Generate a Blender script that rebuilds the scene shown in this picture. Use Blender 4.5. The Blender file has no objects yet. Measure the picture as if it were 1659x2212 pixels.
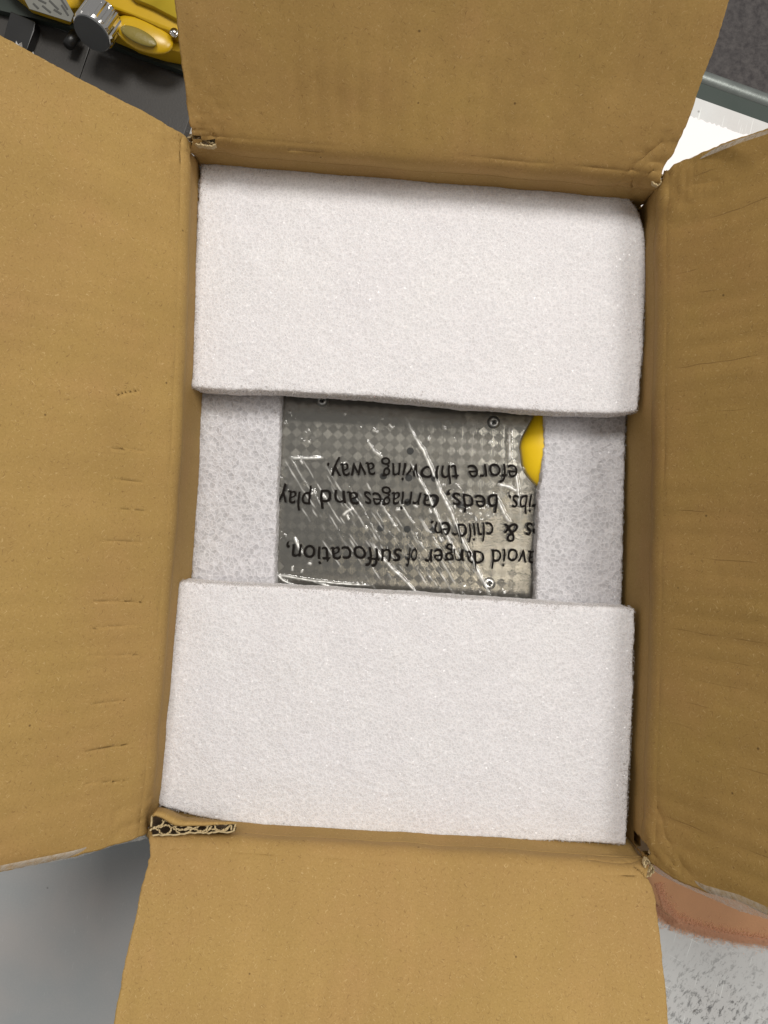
import bpy, bmesh, math, random
import numpy as np
from mathutils import Vector, Matrix, noise
random.seed(7); rng = np.random.default_rng(7)
S = bpy.context.scene
C = S.collection

# ------------------------------------------------------------------ camera, world, lights
CAM_Z, RIM, TBL, FPX = 0.77, 0.30, 0.10, 1598.0          # metres; focal length in px of a 1659x2212 frame
cam_d = bpy.data.cameras.new("camera"); cam = bpy.data.objects.new("camera", cam_d); C.objects.link(cam)
cam.location = (0, 0, CAM_Z); cam.rotation_euler = (0, 0, 0)
cam_d.sensor_fit = 'VERTICAL'; cam_d.sensor_height = 36; cam_d.lens = 26; cam_d.clip_start = .01; cam_d.clip_end = 50
S.camera = cam
S.render.resolution_x, S.render.resolution_y = 768, 1024
W = bpy.data.worlds.new("World"); S.world = W; W.use_nodes = True
bg = W.node_tree.nodes['Background']; bg.inputs[0].default_value = (1.0, .98, .96, 1); bg.inputs[1].default_value = .25
def area(name, loc, target, sx, sy, power, col):
    l = bpy.data.lights.new(name, 'AREA'); l.shape = 'RECTANGLE'; l.size = sx; l.size_y = sy; l.energy = power; l.color = col
    o = bpy.data.objects.new(name, l); C.objects.link(o); o.location = loc
    o.rotation_euler = (Vector(target) - Vector(loc)).to_track_quat('-Z', 'Y').to_euler()
    return o
area("ceiling_panel_lamp", (.05, 1.12, 2.45), (0, 0, .25), .7, .6, 34, (1, .965, .91))
area("ceiling_panel_lamp", (1.25, .50, 2.3), (0, 0, .25), .9, .9, 25, (1, .965, .91))
area("ceiling_tube_lamp", (.56, -.17, 2.7), (.1, 0, .25), .20, .45, 1.1, (1, .88, .68))
S.view_settings.view_transform = 'Standard'; S.view_settings.look = 'None'
S.view_settings.exposure = 0.12; S.view_settings.gamma = 1

# ------------------------------------------------------------------ helpers
def P(px, py, z):                       # reads a plan position off the photograph at height z
    d = CAM_Z - z
    return Vector(((px - 829.5) / FPX * d, -(py - 1106) / FPX * d, z))
def tag(o, label=None, cat=None, group=None, kind=None):
    for k, v in (('label', label), ('category', cat), ('group', group), ('kind', kind)):
        if v: o[k] = v
    return o
def link(name, me, mat=None, parent=None, smooth=False):
    o = bpy.data.objects.new(name, me); C.objects.link(o)
    if mat:
        me.materials.clear()
        for m in (mat if isinstance(mat, (list, tuple)) else [mat]): me.materials.append(m)
    if smooth:
        me.polygons.foreach_set('use_smooth', [True] * len(me.polygons))
    if parent: o.parent = parent
    return o
def thing(name, label, cat, loc=(0, 0, 0), group=None, rz=0):
    o = bpy.data.objects.new(name, None); C.objects.link(o); o.location = loc; o.rotation_euler.z = rz
    o.empty_display_size = .02
    return tag(o, label, cat, group)
def put(o, parent):                     # keep world placement although parented to a moved Empty
    o.parent = parent
    o.matrix_parent_inverse = (Matrix.Translation(parent.location) @ parent.rotation_euler.to_matrix().to_4x4()).inverted()
    return o
def mesh(vs, fs, uvs=None):
    me = bpy.data.meshes.new("m"); me.from_pydata([tuple(v) for v in vs], [], fs); me.update()
    if uvs is not None:
        l = me.uv_layers.new(name="uv"); idx = np.empty(len(me.loops), 'i'); me.loops.foreach_get('vertex_index', idx)
        l.data.foreach_set('uv', np.asarray(uvs, 'f')[idx].ravel())
    return me
def bm_mesh(bm):
    me = bpy.data.meshes.new("m"); bmesh.ops.recalc_face_normals(bm, faces=bm.faces); bm.to_mesh(me); bm.free(); return me
def prism(pts, z0, z1, bevel=0, seg=2):
    bm = bmesh.new()
    b = [bm.verts.new((p[0], p[1], z0)) for p in pts]; t = [bm.verts.new((p[0], p[1], z1)) for p in pts]
    bm.faces.new(t); bm.faces.new(b[::-1]); n = len(pts)
    for i in range(n): bm.faces.new((b[i], b[(i+1) % n], t[(i+1) % n], t[i]))
    if bevel:
        bmesh.ops.bevel(bm, geom=[e for e in bm.edges], offset=bevel, segments=seg, affect='EDGES', profile=.6)
    return bm_mesh(bm)
def grid(Pts, thick=0, uv=None):        # Pts (n,m,3) -> open or thickened sheet
    n, m = Pts.shape[:2]
    vs = Pts.reshape(-1, 3); idx = np.arange(n*m).reshape(n, m)
    q = np.stack([idx[:-1, :-1], idx[1:, :-1], idx[1:, 1:], idx[:-1, 1:]], -1).reshape(-1, 4)
    if not thick:
        return mesh(vs, q.tolist(), None if uv is None else uv.reshape(-1, 2))
    du = np.gradient(Pts, axis=0); dv = np.gradient(Pts, axis=1)
    N = np.cross(du, dv); N /= np.linalg.norm(N, axis=-1, keepdims=True) + 1e-12
    low = (Pts - N * thick).reshape(-1, 3); V = np.vstack([vs, low]); k = n*m
    F = q.tolist() + (q[:, ::-1] + k).tolist()
    ring = list(idx[:, 0]) + list(idx[-1, 1:]) + list(idx[::-1, -1][1:]) + list(idx[0, ::-1][1:-1])
    for a, b in zip(ring, ring[1:] + ring[:1]): F.append([int(b), int(a), int(a) + k, int(b) + k])
    UV = None if uv is None else np.vstack([uv.reshape(-1, 2)] * 2)
    return mesh(V, F, UV)
def smoothnoise(x, y, sc, seed=0):
    return np.vectorize(lambda a, b: noise.noise(Vector((a/sc, b/sc, seed*7.3))))(x, y)
def fastnoise(x, y, sc, seed=0):        # cheap value noise for big arrays
    r = np.random.default_rng(seed).random((64, 64)); X = x/sc; Y = y/sc
    i = np.floor(X).astype(int); j = np.floor(Y).astype(int); fx = X-i; fy = Y-j
    fx = fx*fx*(3-2*fx); fy = fy*fy*(3-2*fy); g = lambda a, b: r[a % 64, b % 64]
    return (g(i, j)*(1-fx)*(1-fy) + g(i+1, j)*fx*(1-fy) + g(i, j+1)*(1-fx)*fy + g(i+1, j+1)*fx*fy)*2-1

# ------------------------------------------------------------------ materials
class NT:
    def __init__(s, name):
        s.m = bpy.data.materials.new(name); s.m.use_nodes = True; s.t = s.m.node_tree; s.t.nodes.clear()
        s.out = s.t.nodes.new('ShaderNodeOutputMaterial')
    def n(s, typ, **kw):
        nd = s.t.nodes.new('ShaderNode' + typ)
        for k, v in kw.items():
            if k.startswith('_'): setattr(nd, k[1:], v)
            else:
                key = int(k[1:]) if k[0] == 'i' and k[1:].isdigit() else k.replace('__', ' ')
                inp = nd.inputs[key]
                if isinstance(v, bpy.types.NodeSocket): s.t.links.new(v, inp)
                else: inp.default_value = v
        return nd
    def l(s, a, b): s.t.links.new(a, b)
    def ramp(s, fac, stops):
        r = s.n('ValToRGB', i0=fac); e = r.color_ramp.elements
        while len(e) < len(stops): e.new(.5)
        for el, (p, c) in zip(e, stops): el.position = p; el.color = (*c, 1) if len(c) == 3 else c
        return r.outputs[0]
    def math(s, op, a, b=0.0, clamp=False): return s.n('Math', _operation=op, i0=a, i1=b, _use_clamp=clamp).outputs[0]
    def mix(s, f, a, b, mode='MIX'):
        nd = s.n('Mix', _data_type='RGBA', _blend_type=mode)
        for i, v in ((0, f), (6, a), (7, b)):
            if isinstance(v, bpy.types.NodeSocket): s.l(v, nd.inputs[i])
            else: nd.inputs[i].default_value = v if i == 0 or len(v) == 4 else (*v, 1)
        return nd.outputs[2]
    def tex(s, vec, scale, detail=3, rough=.5, typ='Noise', **kw):
        if typ == 'Noise': return s.n('TexNoise', Vector=vec, Scale=scale, Detail=detail, Roughness=rough, **kw)
        return s.n('TexVoronoi', Vector=vec, Scale=scale, **kw)
    def mapped(s, vec, sc=(1, 1, 1), rot=(0, 0, 0), loc=(0, 0, 0)):
        return s.n('Mapping', Vector=vec, Scale=sc, Rotation=rot, Location=loc).outputs[0]
    def principled(s, **kw):
        b = s.n('BsdfPrincipled', **kw); s.l(b.outputs[0], s.out.inputs[0]); return b

def simple(name, col, rough=.5, metal=0, bump=0, bscale=300, var=.12, vscale=40, **kw):
    k = NT(name); v = k.n('TexCoord').outputs['Object']
    f = k.tex(v, vscale, 5, .6).outputs[0]
    c = k.mix(f, [x*(1-var) for x in col], [min(1, x*(1+var)) for x in col])
    h = k.tex(v, bscale, 4, .6).outputs[0]
    b = k.n('Bump', Strength=bump, Distance=.001, Height=h).outputs[0]
    r = k.n('MapRange', i0=f, i3=rough*.8, i4=min(1, rough*1.25)).outputs[0]
    k.principled(Base__Color=c, Roughness=r, Metallic=metal, Normal=b, **kw)
    return k.m

def cardboard(name, seed, base=(.455, .300, .098), lines=1.0, lo=.02, hi=.14, k_=.86):
    # uv: x along the crease, y outwards, both in metres
    base = (base[0]*k_, base[1]*k_*.985, base[2]*k_*1.07); k = NT(name); uv = k.n('UVMap').outputs[0]
    v = k.mapped(uv, loc=(seed*.37, seed*.71, seed))
    big = k.tex(v, 9, 3, .5).outputs[0]; mid = k.tex(v, 60, 4, .6).outputs[0]; fine = k.tex(v, 900, 3, .7).outputs[0]
    c = k.mix(k.ramp(big, [(.34, (0,)*3), (.66, (1,)*3)]), [base[0]*.90, base[1]*.87, base[2]*.90], [base[0]*1.07, base[1]*1.08, base[2]*1.05])
    c = k.mix(k.ramp(k.tex(v, 17, 4, .6).outputs[0], [(.42, (0,)*3), (.68, (.55,)*3)]), c, [base[0]*.93, base[1]*.98, base[2]*.82])
    c = k.mix(k.ramp(k.tex(k.mapped(v, loc=(3, 1, 2)), 13, 4, .6).outputs[0], [(.50, (0,)*3), (.70, (.5,)*3)]), c, [base[0]*1.08, base[1]*.97, base[2]*1.15])
    c = k.mix(k.ramp(k.tex(k.mapped(v, (55, 4, 1)), 1, 3, .5).outputs[0], [(.35, (0,)*3), (.7, (.5,)*3)]), c, [base[0]*.86, base[1]*.86, base[2]*.80])
    c = k.mix(k.math('MULTIPLY', mid, .42), c, [base[0]*.80, base[1]*.77, base[2]*.66])
    c = k.mix(k.ramp(fine, [(.42, (0,)*3), (.72, (.36,)*3)]), c, [base[0]*.58, base[1]*.55, base[2]*.45])
    c = k.mix(k.ramp(k.tex(v, 650, 2, .6).outputs[0], [(.58, (0,)*3), (.78, (.22,)*3)]), c, [base[0]*1.4, base[1]*1.4, base[2]*1.7])
    # fibres: thin curved flecks in several directions
    wob = k.n('VectorMath', _operation='SCALE', i0=k.n('VectorMath', _operation='SUBTRACT', i0=k.tex(v, 260, 1).outputs['Color'], i1=(.5, .5, .5)).outputs[0], Scale=.004).outputs[0]
    for sc, rot, th, col in (((260, 1500, 1), .5, .68, (.17, .095, .035)), ((280, 1500, 1), 1.7, .69, (.17, .09, .03)), ((300, 1700, 1), 2.6, .69, (.20, .115, .04)), ((330, 1700, 1), -.8, .69, (.56, .40, .19)), ((330, 1700, 1), .9, .69, (.56, .40, .19))):
        f = k.tex(k.mapped(k.mapped(k.n('VectorMath', _operation='ADD', i0=v, i1=wob).outputs[0], rot=(0, 0, rot)), sc), 1, 1.0, .5).outputs[0]
        c = k.mix(k.ramp(f, [(th-.02, (0,)*3), (th+.05, (.5,)*3)]), c, col)
    vor = k.n('TexVoronoi', Vector=v, Scale=70, Randomness=1)
    sp = k.ramp(vor.outputs['Distance'], [(.035, (1,)*3), (.06, (0,)*3)])
    pick = k.ramp(k.n('SeparateColor', i0=vor.outputs['Color']).outputs[0], [(.62, (0,)*3), (.64, (.75,)*3)])
    c = k.mix(k.math('MULTIPLY', sp, pick), c, (.10, .055, .02))
    # pressed flute lines running away from the crease
    sx = k.n('SeparateXYZ', i0=uv)
    warp = k.math('MULTIPLY', k.math('SUBTRACT', k.tex(k.mapped(v, (6, 22, 1)), 1, 2).outputs[0], .5), .006)
    ux = k.math('ADD', sx.outputs[0], warp)
    ph = k.math('ABSOLUTE', k.math('SUBTRACT', k.math('FRACT', k.math('MULTIPLY', ux, 1/.0145)), .5))
    ln = k.ramp(ph, [(.0, (1,)*3), (.035, (0,)*3)])
    brk = k.ramp(k.tex(k.mapped(v, (70, 26, 1)), 1, 2).outputs[0], [(.52, (0,)*3), (.66, (1,)*3)])
    yy = k.math('MULTIPLY', k.ramp(sx.outputs[1], [(lo, (0,)*3), (lo+.01, (1,)*3)]), k.ramp(sx.outputs[1], [(hi-.02, (1,)*3), (hi, (0,)*3)]))
    lm = k.math('MULTIPLY', k.math('MULTIPLY', ln, brk), k.math('MULTIPLY', yy, .55*lines))
    c = k.mix(lm, c, (.17, .095, .03))
    wav = k.math('SINE', k.math('MULTIPLY', ux, 2*math.pi/.0145))
    h = k.math('ADD', k.math('MULTIPLY', fine, .07), k.math('MULTIPLY', mid, .20))
    h = k.math('ADD', h, k.math('MULTIPLY', wav, .10*lines)); h = k.math('SUBTRACT', h, k.math('MULTIPLY', lm, .5))
    nrm = k.n('Bump', Strength=.40, Distance=.0012, Height=h).outputs[0]
    b = k.principled(Base__Color=c, Roughness=.82, Normal=nrm); b.inputs['Specular IOR Level'].default_value = .25
    return k.m

def foam_mat(name, cell, col, web, depth):
    k = NT(name); v = k.n('TexCoord').outputs['Object']
    v = k.mix(.08, v, k.tex(v, 1/cell*.8, 2).outputs['Color']) if False else v
    vo = k.n('TexVoronoi', _feature='DISTANCE_TO_EDGE', Vector=v, Scale=1/cell, Randomness=1)
    v2 = k.n('TexVoronoi', _feature='DISTANCE_TO_EDGE', Vector=v, Scale=2.3/cell, Randomness=1)
    cellc = k.n('TexVoronoi', Vector=v, Scale=1/cell)
    e = k.ramp(vo.outputs['Distance'], [(.0, (1,)*3), (.16, (.15,)*3), (.5, (0,)*3)])
    e2 = k.ramp(v2.outputs['Distance'], [(.0, (1,)*3), (.15, (0,)*3)])
    blot = k.tex(v, 22, 3).outputs[0]
    c = k.mix(k.math('MULTIPLY', k.n('SeparateColor', i0=cellc.outputs['Color']).outputs[1], .8), [x*(1-web) for x in col], col)
    c = k.mix(k.math('MULTIPLY', e, .75), c, [min(.97, x*1.22) for x in col])
    c = k.mix(k.math('MULTIPLY', e2, .25), c, [min(.95, x*1.25) for x in col])
    c = k.mix(k.math('MULTIPLY', blot, .35), c, (col[0]*.93, col[1]*.90, col[2]*.97))
    h = k.math('ADD', k.math('MULTIPLY', e, .8), k.math('MULTIPLY', e2, .35))
    nrm = k.n('Bump', Strength=.45, Distance=depth, Height=h).outputs[0]
    gl = k.n('TexVoronoi', Vector=v, Scale=1/.0008)
    rv = k.n('VectorMath', _operation='SUBTRACT', i0=gl.outputs['Color'], i1=(.5, .5, .5)).outputs[0]
    geo = k.n('NewGeometry').outputs['Normal']
    sc = k.n('VectorMath', _operation='SCALE', i0=rv, Scale=1.9).outputs[0]
    cn = k.n('VectorMath', _operation='NORMALIZE', i0=k.n('VectorMath', _operation='ADD', i0=geo, i1=sc).outputs[0]).outputs[0]
    pick = k.ramp(k.n('SeparateColor', i0=gl.outputs['Color']).outputs[2], [(.84, (0,)*3), (.86, (1,)*3)])
    b = k.principled(Base__Color=c, Roughness=.6, Normal=nrm, Coat__Weight=k.math('MULTIPLY', pick, .6), Coat__Roughness=.22, Coat__Normal=cn)
    b.inputs['Subsurface Weight'].default_value = .6; b.inputs['Subsurface Radius'].default_value = (1, .95, .95); b.inputs['Subsurface Scale'].default_value = .0035
    b.inputs['Specular IOR Level'].default_value = .35
    return k.m

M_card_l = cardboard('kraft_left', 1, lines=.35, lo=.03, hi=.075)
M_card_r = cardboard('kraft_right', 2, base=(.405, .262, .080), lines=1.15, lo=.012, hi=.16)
M_card_t = cardboard('kraft_top', 3, base=(.47, .306, .10), lines=.12)
M_card_b = cardboard('kraft_bottom', 4, base=(.475, .312, .105), lines=.12)
M_card_w = cardboard('kraft_wall', 5, base=(.45, .295, .10), lines=.0)
M_flute = simple('kraft_flute', (.46, .36, .20), .85, bump=.3, var=.25, vscale=300)
M_foam = foam_mat('foam_fine', .0022, (.71, .70, .71), .12, .0007)
M_foam_c = foam_mat('foam_coarse', .0032, (.625, .617, .632), .36, .0012)

def fuzz_mat():
    k = NT('foam_skin')
    d = k.n('BsdfDiffuse', Color=(.74, .72, .71, 1)).outputs[0]; t = k.n('BsdfTranslucent', Color=(.74, .72, .71, 1)).outputs[0]
    g = k.n('BsdfGlossy', Color=(1, 1, 1, 1), Roughness=.22).outputs[0]; tr_ = k.n('BsdfTransparent').outputs[0]
    a_ = k.n('MixShader', i0=.5, i1=d, i2=t).outputs[0]; a_ = k.n('MixShader', i0=.02, i1=a_, i2=g).outputs[0]; a_ = k.n('MixShader', i0=.4, i1=a_, i2=tr_).outputs[0]
    k.l(a_, k.out.inputs[0]); return k.m
M_fuzz = fuzz_mat()
# ------------------------------------------------------------------ cardboard box
box = thing('cardboard_box', 'open brown cardboard box with four raised flaps, packed with white foam', 'box', P(850, 1090, TBL))
TL, TR, BR, BL = P(402, 304, RIM), P(1433, 388, RIM), P(1404, 1876, RIM), P(308, 1806, RIM)
DOWN = np.array((0, 0, -1.0))
def softabs(s, e=.005): return (s + np.sqrt(s*s + e*e)) / 2

# creases and cracks pressed into the board near its corners (places read off the photograph)
DENTS = [([(1330, 395), (1352, 362), (1390, 330), (1425, 300)], .0016, 7), ([(1345, 415), (1372, 382), (1400, 352)], -.0012, 6), ([(1383, 443), (1410, 405), (1432, 385)], .0018, 3.5),
         ([(1366, 372), (1370, 400), (1384, 440)], .0014, 4), ([(1450, 440), (1500, 408), (1560, 395)], .0010, 8), ([(1264, 1870), (1300, 1873), (1345, 1876), (1400, 1872)], .0016, 2.2),
         ([(1370, 1845), (1392, 1832)], .0015, 8), ([(1345, 1848), (1372, 1862)], .0012, 7), ([(625, 312), (660, 314), (700, 317)], .0013, 2.0), ([(418, 270), (455, 276), (470, 290)], .0010, 4),
         ([(470, 300), (560, 306), (620, 311)], .0005, 3), ([(396, 330), (404, 360), (412, 400)], .0013, 5), ([(1410, 1780), (1425, 1830), (1470, 1880)], -.0012, 6), ([(1430, 1740), (1450, 1810), (1490, 1870)], .0009, 6),
         ([(1398, 1905), (1385, 1890), (1370, 1882)], .0012, 4), ([(315, 1740), (305, 1790)], .0012, 5)]
DENTS += [([(x_, y_), ((x_+e_)/2, y_+(f_-y_)*.5-2), (e_, f_)], .0009, 2.8) for x_, y_, e_, f_ in ((238, 858, 292, 846), (228, 970, 300, 975), (236, 1036, 300, 1042), (205, 1168, 298, 1171), (192, 1296, 300, 1300), (190, 1356, 285, 1350), (180, 1416, 292, 1412), (192, 1517, 262, 1510), (176, 1618, 270, 1605), (178, 1690, 262, 1682), (250, 1100, 305, 1104))]
cbp = lambda L_: [((550 + x/3.318)/1.8228, (3000 + y/3.318)/1.8228) for x, y in L_]
ctp = lambda L_: [((600 + x/2.765)/1.8228, (400 + y/2.765)/1.8228) for x, y in L_]
HOLES = [[((2300 + x/4.1475)/1.8228, (3200 + y/4.1475)/1.8228) for x, y in [(700, 200), (780, 270), (920, 430), (1040, 560), (1070, 640), (1060, 690), (1000, 660), (850, 520), (740, 430), (660, 380)]],
         cbp([(165, 720), (215, 700), (400, 800), (560, 835), (850, 830), (1140, 808), (1235, 815), (1205, 905), (900, 925), (640, 930), (300, 950), (170, 950)]),
         ctp([(540, 425), (600, 428), (640, 450), (675, 440), (665, 465), (630, 478), (585, 470)]), ctp([(390, 392), (440, 375), (520, 380), (500, 400), (430, 405)])]
def cut(o):                             # tear real holes through the board where the photograph shows them
    me = o.data; n = len(me.vertices); co = np.empty(n*3, 'f'); me.vertices.foreach_get('co', co); co = co.reshape(-1, 3)
    d = CAM_Z - co[:, 2]; px = co[:, 0]/d*FPX + 829.5; py = 1106 - co[:, 1]/d*FPX; ins = np.zeros(n, bool)
    for H in HOLES:
        m = np.zeros(n, bool); k = len(H)
        for i in range(k):
            (xa, ya), (xb, yb) = H[i], H[(i+1) % k]; c_ = (ya > py) != (yb > py)
            m ^= c_ & (px < (xb-xa)*(py-ya)/((yb-ya) or 1e-9) + xa)
        ins |= m & (co[:, 2] > RIM-.03)
    if not ins.any(): return
    bm = bmesh.new(); bm.from_mesh(me); bm.verts.ensure_lookup_table()
    bmesh.ops.delete(bm, geom=[bm.verts[i] for i in np.nonzero(ins)[0]], context='VERTS'); bm.to_mesh(me); bm.free()

def side(A, B, tilt, edge0, edge1, bow, mat, seed, L=.165, label=None, rip=.0001):
    """one wall + its flap, sharing a rounded fold. A->B runs along the fold; outward is to the left of A->B"""
    A = np.array(A); B = np.array(B); ln = np.linalg.norm(B-A); et = (B-A)/ln
    out = np.array((-et[1], et[0], 0)); th = math.radians(tilt); d = out*math.cos(th) + np.array((0, 0, math.sin(th)))
    nrm = np.cross(et, d)
    def ts(px, py):
        o = np.array((0, 0, CAM_Z)); q = np.array(P(px, py, RIM)) - o
        k = np.dot(A - o, nrm) / np.dot(q, nrm); r = o + q*k - A
        return np.dot(r, et), np.dot(r, d)
    e0 = [ts(*p) for p in edge0]; e1 = [ts(*p) for p in edge1]
    def tat(e, s, t_in, sd):
        e = sorted(e, key=lambda a: a[1]); S_ = np.array([-.006] + [max(a[1], 0.0005*(i+1)) for i, a in enumerate(e)]); T_ = np.array([t_in] + [a[0] for a in e])
        r = np.interp(s, S_, T_)
        k = (T_[-1]-T_[-3])/(S_[-1]-S_[-3]); r = np.where(s > S_[-1], T_[-1] + (s-S_[-1])*k, r)
        return r + np.where(s > .004, fastnoise(s, s*0+sd, .009, sd)*.00022 + fastnoise(s, s*0+sd, .0017, sd+3)*.00025, 0)
    def pos(s, nu, sd):
        u = np.linspace(0, 1, nu)[:, None]; s_ = s[None, :]
        t = tat(e0, s, 0, sd)[None, :]*(1-u) + tat(e1, s, ln, sd+1)[None, :]*u
        Pn = A + et*t[..., None] + out*(4*np.clip(t/ln, 0, 1)*(1-np.clip(t/ln, 0, 1))*bow)[..., None]
        Pn = Pn + d*softabs(s_)[..., None] + DOWN*softabs(-s_)[..., None] + out*(.0044/(1+np.exp((s_+.006)/.004)))[..., None]
        ss = s_ + 0*t
        w = fastnoise(t, ss*.35, .022, sd+5)*.0007 + fastnoise(t, ss, .055, sd+6)*.0016*np.clip(ss/.05, 0, 1) + fastnoise(t, ss, .007, sd+7)*.00010
        rp = np.clip(fastnoise(t, ss, .045, sd+20)*.8+.6, 0, 1)*np.clip(ss/.02, 0, 1)
        w = w + rip*rp*np.sin((t + fastnoise(t*.3, ss, .05, sd+21)*.005)*2*np.pi/.0127) + rip*1.6*fastnoise(t, ss*.12, .03, sd+22)
        # scored fold: slight dent along the crease
        w = w - .00022*np.exp(-((ss-.006)/.0012)**2)*(1+fastnoise(t, ss*0, .02, sd+12))
        # crushed corners
        for tc in (0, ln):
            r2 = ((t-tc)/.030)**2 + ((ss)/.028)**2
            w = w + np.exp(-r2)*(fastnoise(t, ss, .012, sd+8)*.0016 - np.abs(fastnoise(t, ss, .006, sd+9))*.0012)
        D_ = CAM_Z - Pn[..., 2]; PX = Pn[..., 0]/D_*FPX + 829.5; PY = 1106 - Pn[..., 1]/D_*FPX
        for pl_, amp_, wd_ in DENTS:
            best = np.full(PX.shape, 1e9)
            for (xa, ya), (xb, yb) in zip(pl_, pl_[1:]):
                l2 = (xb-xa)**2+(yb-ya)**2; tt = np.clip(((PX-xa)*(xb-xa)+(PY-ya)*(yb-ya))/l2, 0, 1)
                best = np.minimum(best, np.hypot(PX-xa-tt*(xb-xa), PY-ya-tt*(yb-ya)))
            w = w - .5*amp_*np.exp(-(best/wd_)**2)
        nn = np.where((s_ > 0)[..., None], nrm, -out)
        mixk = (1/(1+np.exp(-s_/.004)))[..., None]
        nv = nrm*mixk + (-out)*(1-mixk); nv /= np.linalg.norm(nv, axis=-1, keepdims=True)
        return Pn + nv*w[..., None], np.stack([t, ss], -1)
    nu = int(ln/.0011)
    s1 = np.linspace(-.012, L, int((L+.012)/.0011)); Pf, uvf = pos(s1, nu, seed)
    f = link('flap', grid(Pf[:, ::-1], -.0045 if False else .0045, uvf[:, ::-1]), mat, None, True); put(f, box); cut(f)
    if label: f['label'] = label
    s2 = np.concatenate([np.linspace(-(RIM-TBL)+.002, -.09, 12)[:-1], np.linspace(-.09, -.0121, 45)]); Pw, uvw = pos(s2, nu//2, seed)
    w = link('wall', grid(Pw[:, ::-1], .0045, uvw[:, ::-1]), M_card_w, None, True); put(w, box); cut(w)
    return pos, ln

E_left_top = [(398, 300), (372, 288), (330, 262), (240, 215), (120, 153), (0, 90)]
E_left_bot = [(303, 1803), (238, 1820), (158, 1844), (0, 1876)]
E_top_left = [(416, 290), (410, 238), (402, 185), (395, 132), (382, 0)]
E_top_right = [(1427, 366), (1439, 349), (1465, 295), (1484, 254), (1513, 167), (1546, 79), (1569, 0)]
E_right_top = [(1440, 372), (1470, 357), (1535, 330), (1600, 305), (1659, 285)]
E_right_bot = [(1410, 1858), (1439, 1877), (1470, 1895), (1525, 1919), (1597, 1939), (1659, 1968)]
E_bot_left = [(327, 1824), (325, 1852), (309, 1923), (274, 2074), (250, 2212)]
E_bot_right = [(1398, 1896), (1405, 1923), (1415, 1990), (1427, 2110), (1437, 2212)]
# fold directions chosen so that outward lies to the left of A->B
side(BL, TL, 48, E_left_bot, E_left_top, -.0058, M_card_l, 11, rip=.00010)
side(TR, BR, 55, E_right_top, E_right_bot, .001, M_card_r, 22, L=.25, rip=.00021)  # flap lengthened out of view so its shadow reaches the bench corner
side(TL, TR, 49, E_top_left, E_top_right, .0, M_card_t, 33, rip=.00022)
side(BR, BL, 29, E_bot_right, E_bot_left, .0, M_card_b, 44, rip=.00018)
fl = link('bottom_panel', prism([P(402, 304, RIM)[:2], BL[:2], BR[:2], TR[:2]], TBL+.001, TBL+.005), M_card_w); put(fl, box)

# ------------------------------------------------------------------ foam
def tex_(name, typ, sc, **kw):
    t = bpy.data.textures.new(name, typ)
    t.noise_scale = sc
    for k, v in kw.items(): setattr(t, k, v)
    return t
T_v = tex_('cells_small', 'VORONOI', .0024); T_V = tex_('cells_big', 'VORONOI', .0046)
T_c = tex_('clouds_small', 'CLOUDS', .0022, noise_depth=2); T_C = tex_('clouds_wide', 'CLOUDS', .03)
def foam(outline, zt, zb, mat, vox, amp_v, texv, amp_c, label, group, name='foam_block', amp_w=.0019):
    pts = [P(x, y, zt) for x, y in outline]
    # resample and wobble the outline
    me = prism([(p.x, p.y) for p in pts], zb, zt)
    o = link(name, me, mat, None, True); tag(o, label, 'foam', group)
    r = o.modifiers.new('even_mesh', 'REMESH'); r.mode = 'VOXEL'; r.voxel_size = vox; r.use_smooth_shade = True
    s = o.modifiers.new('soft_edges', 'SMOOTH'); s.factor = .5; s.iterations = 26
    for t, a, mid in ((T_C, amp_w, .5), (texv, amp_v, .3), (T_c, amp_c, .5)):
        d = o.modifiers.new('relief', 'DISPLACE'); d.texture = t; d.strength = a; d.mid_level = mid
    big = mat is M_foam
    fuzz(o, outline, zt, M_fuzz, 9000 if big else 2500, 7000 if big else 1500, .0019 if big else .0022)
    return o
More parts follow.
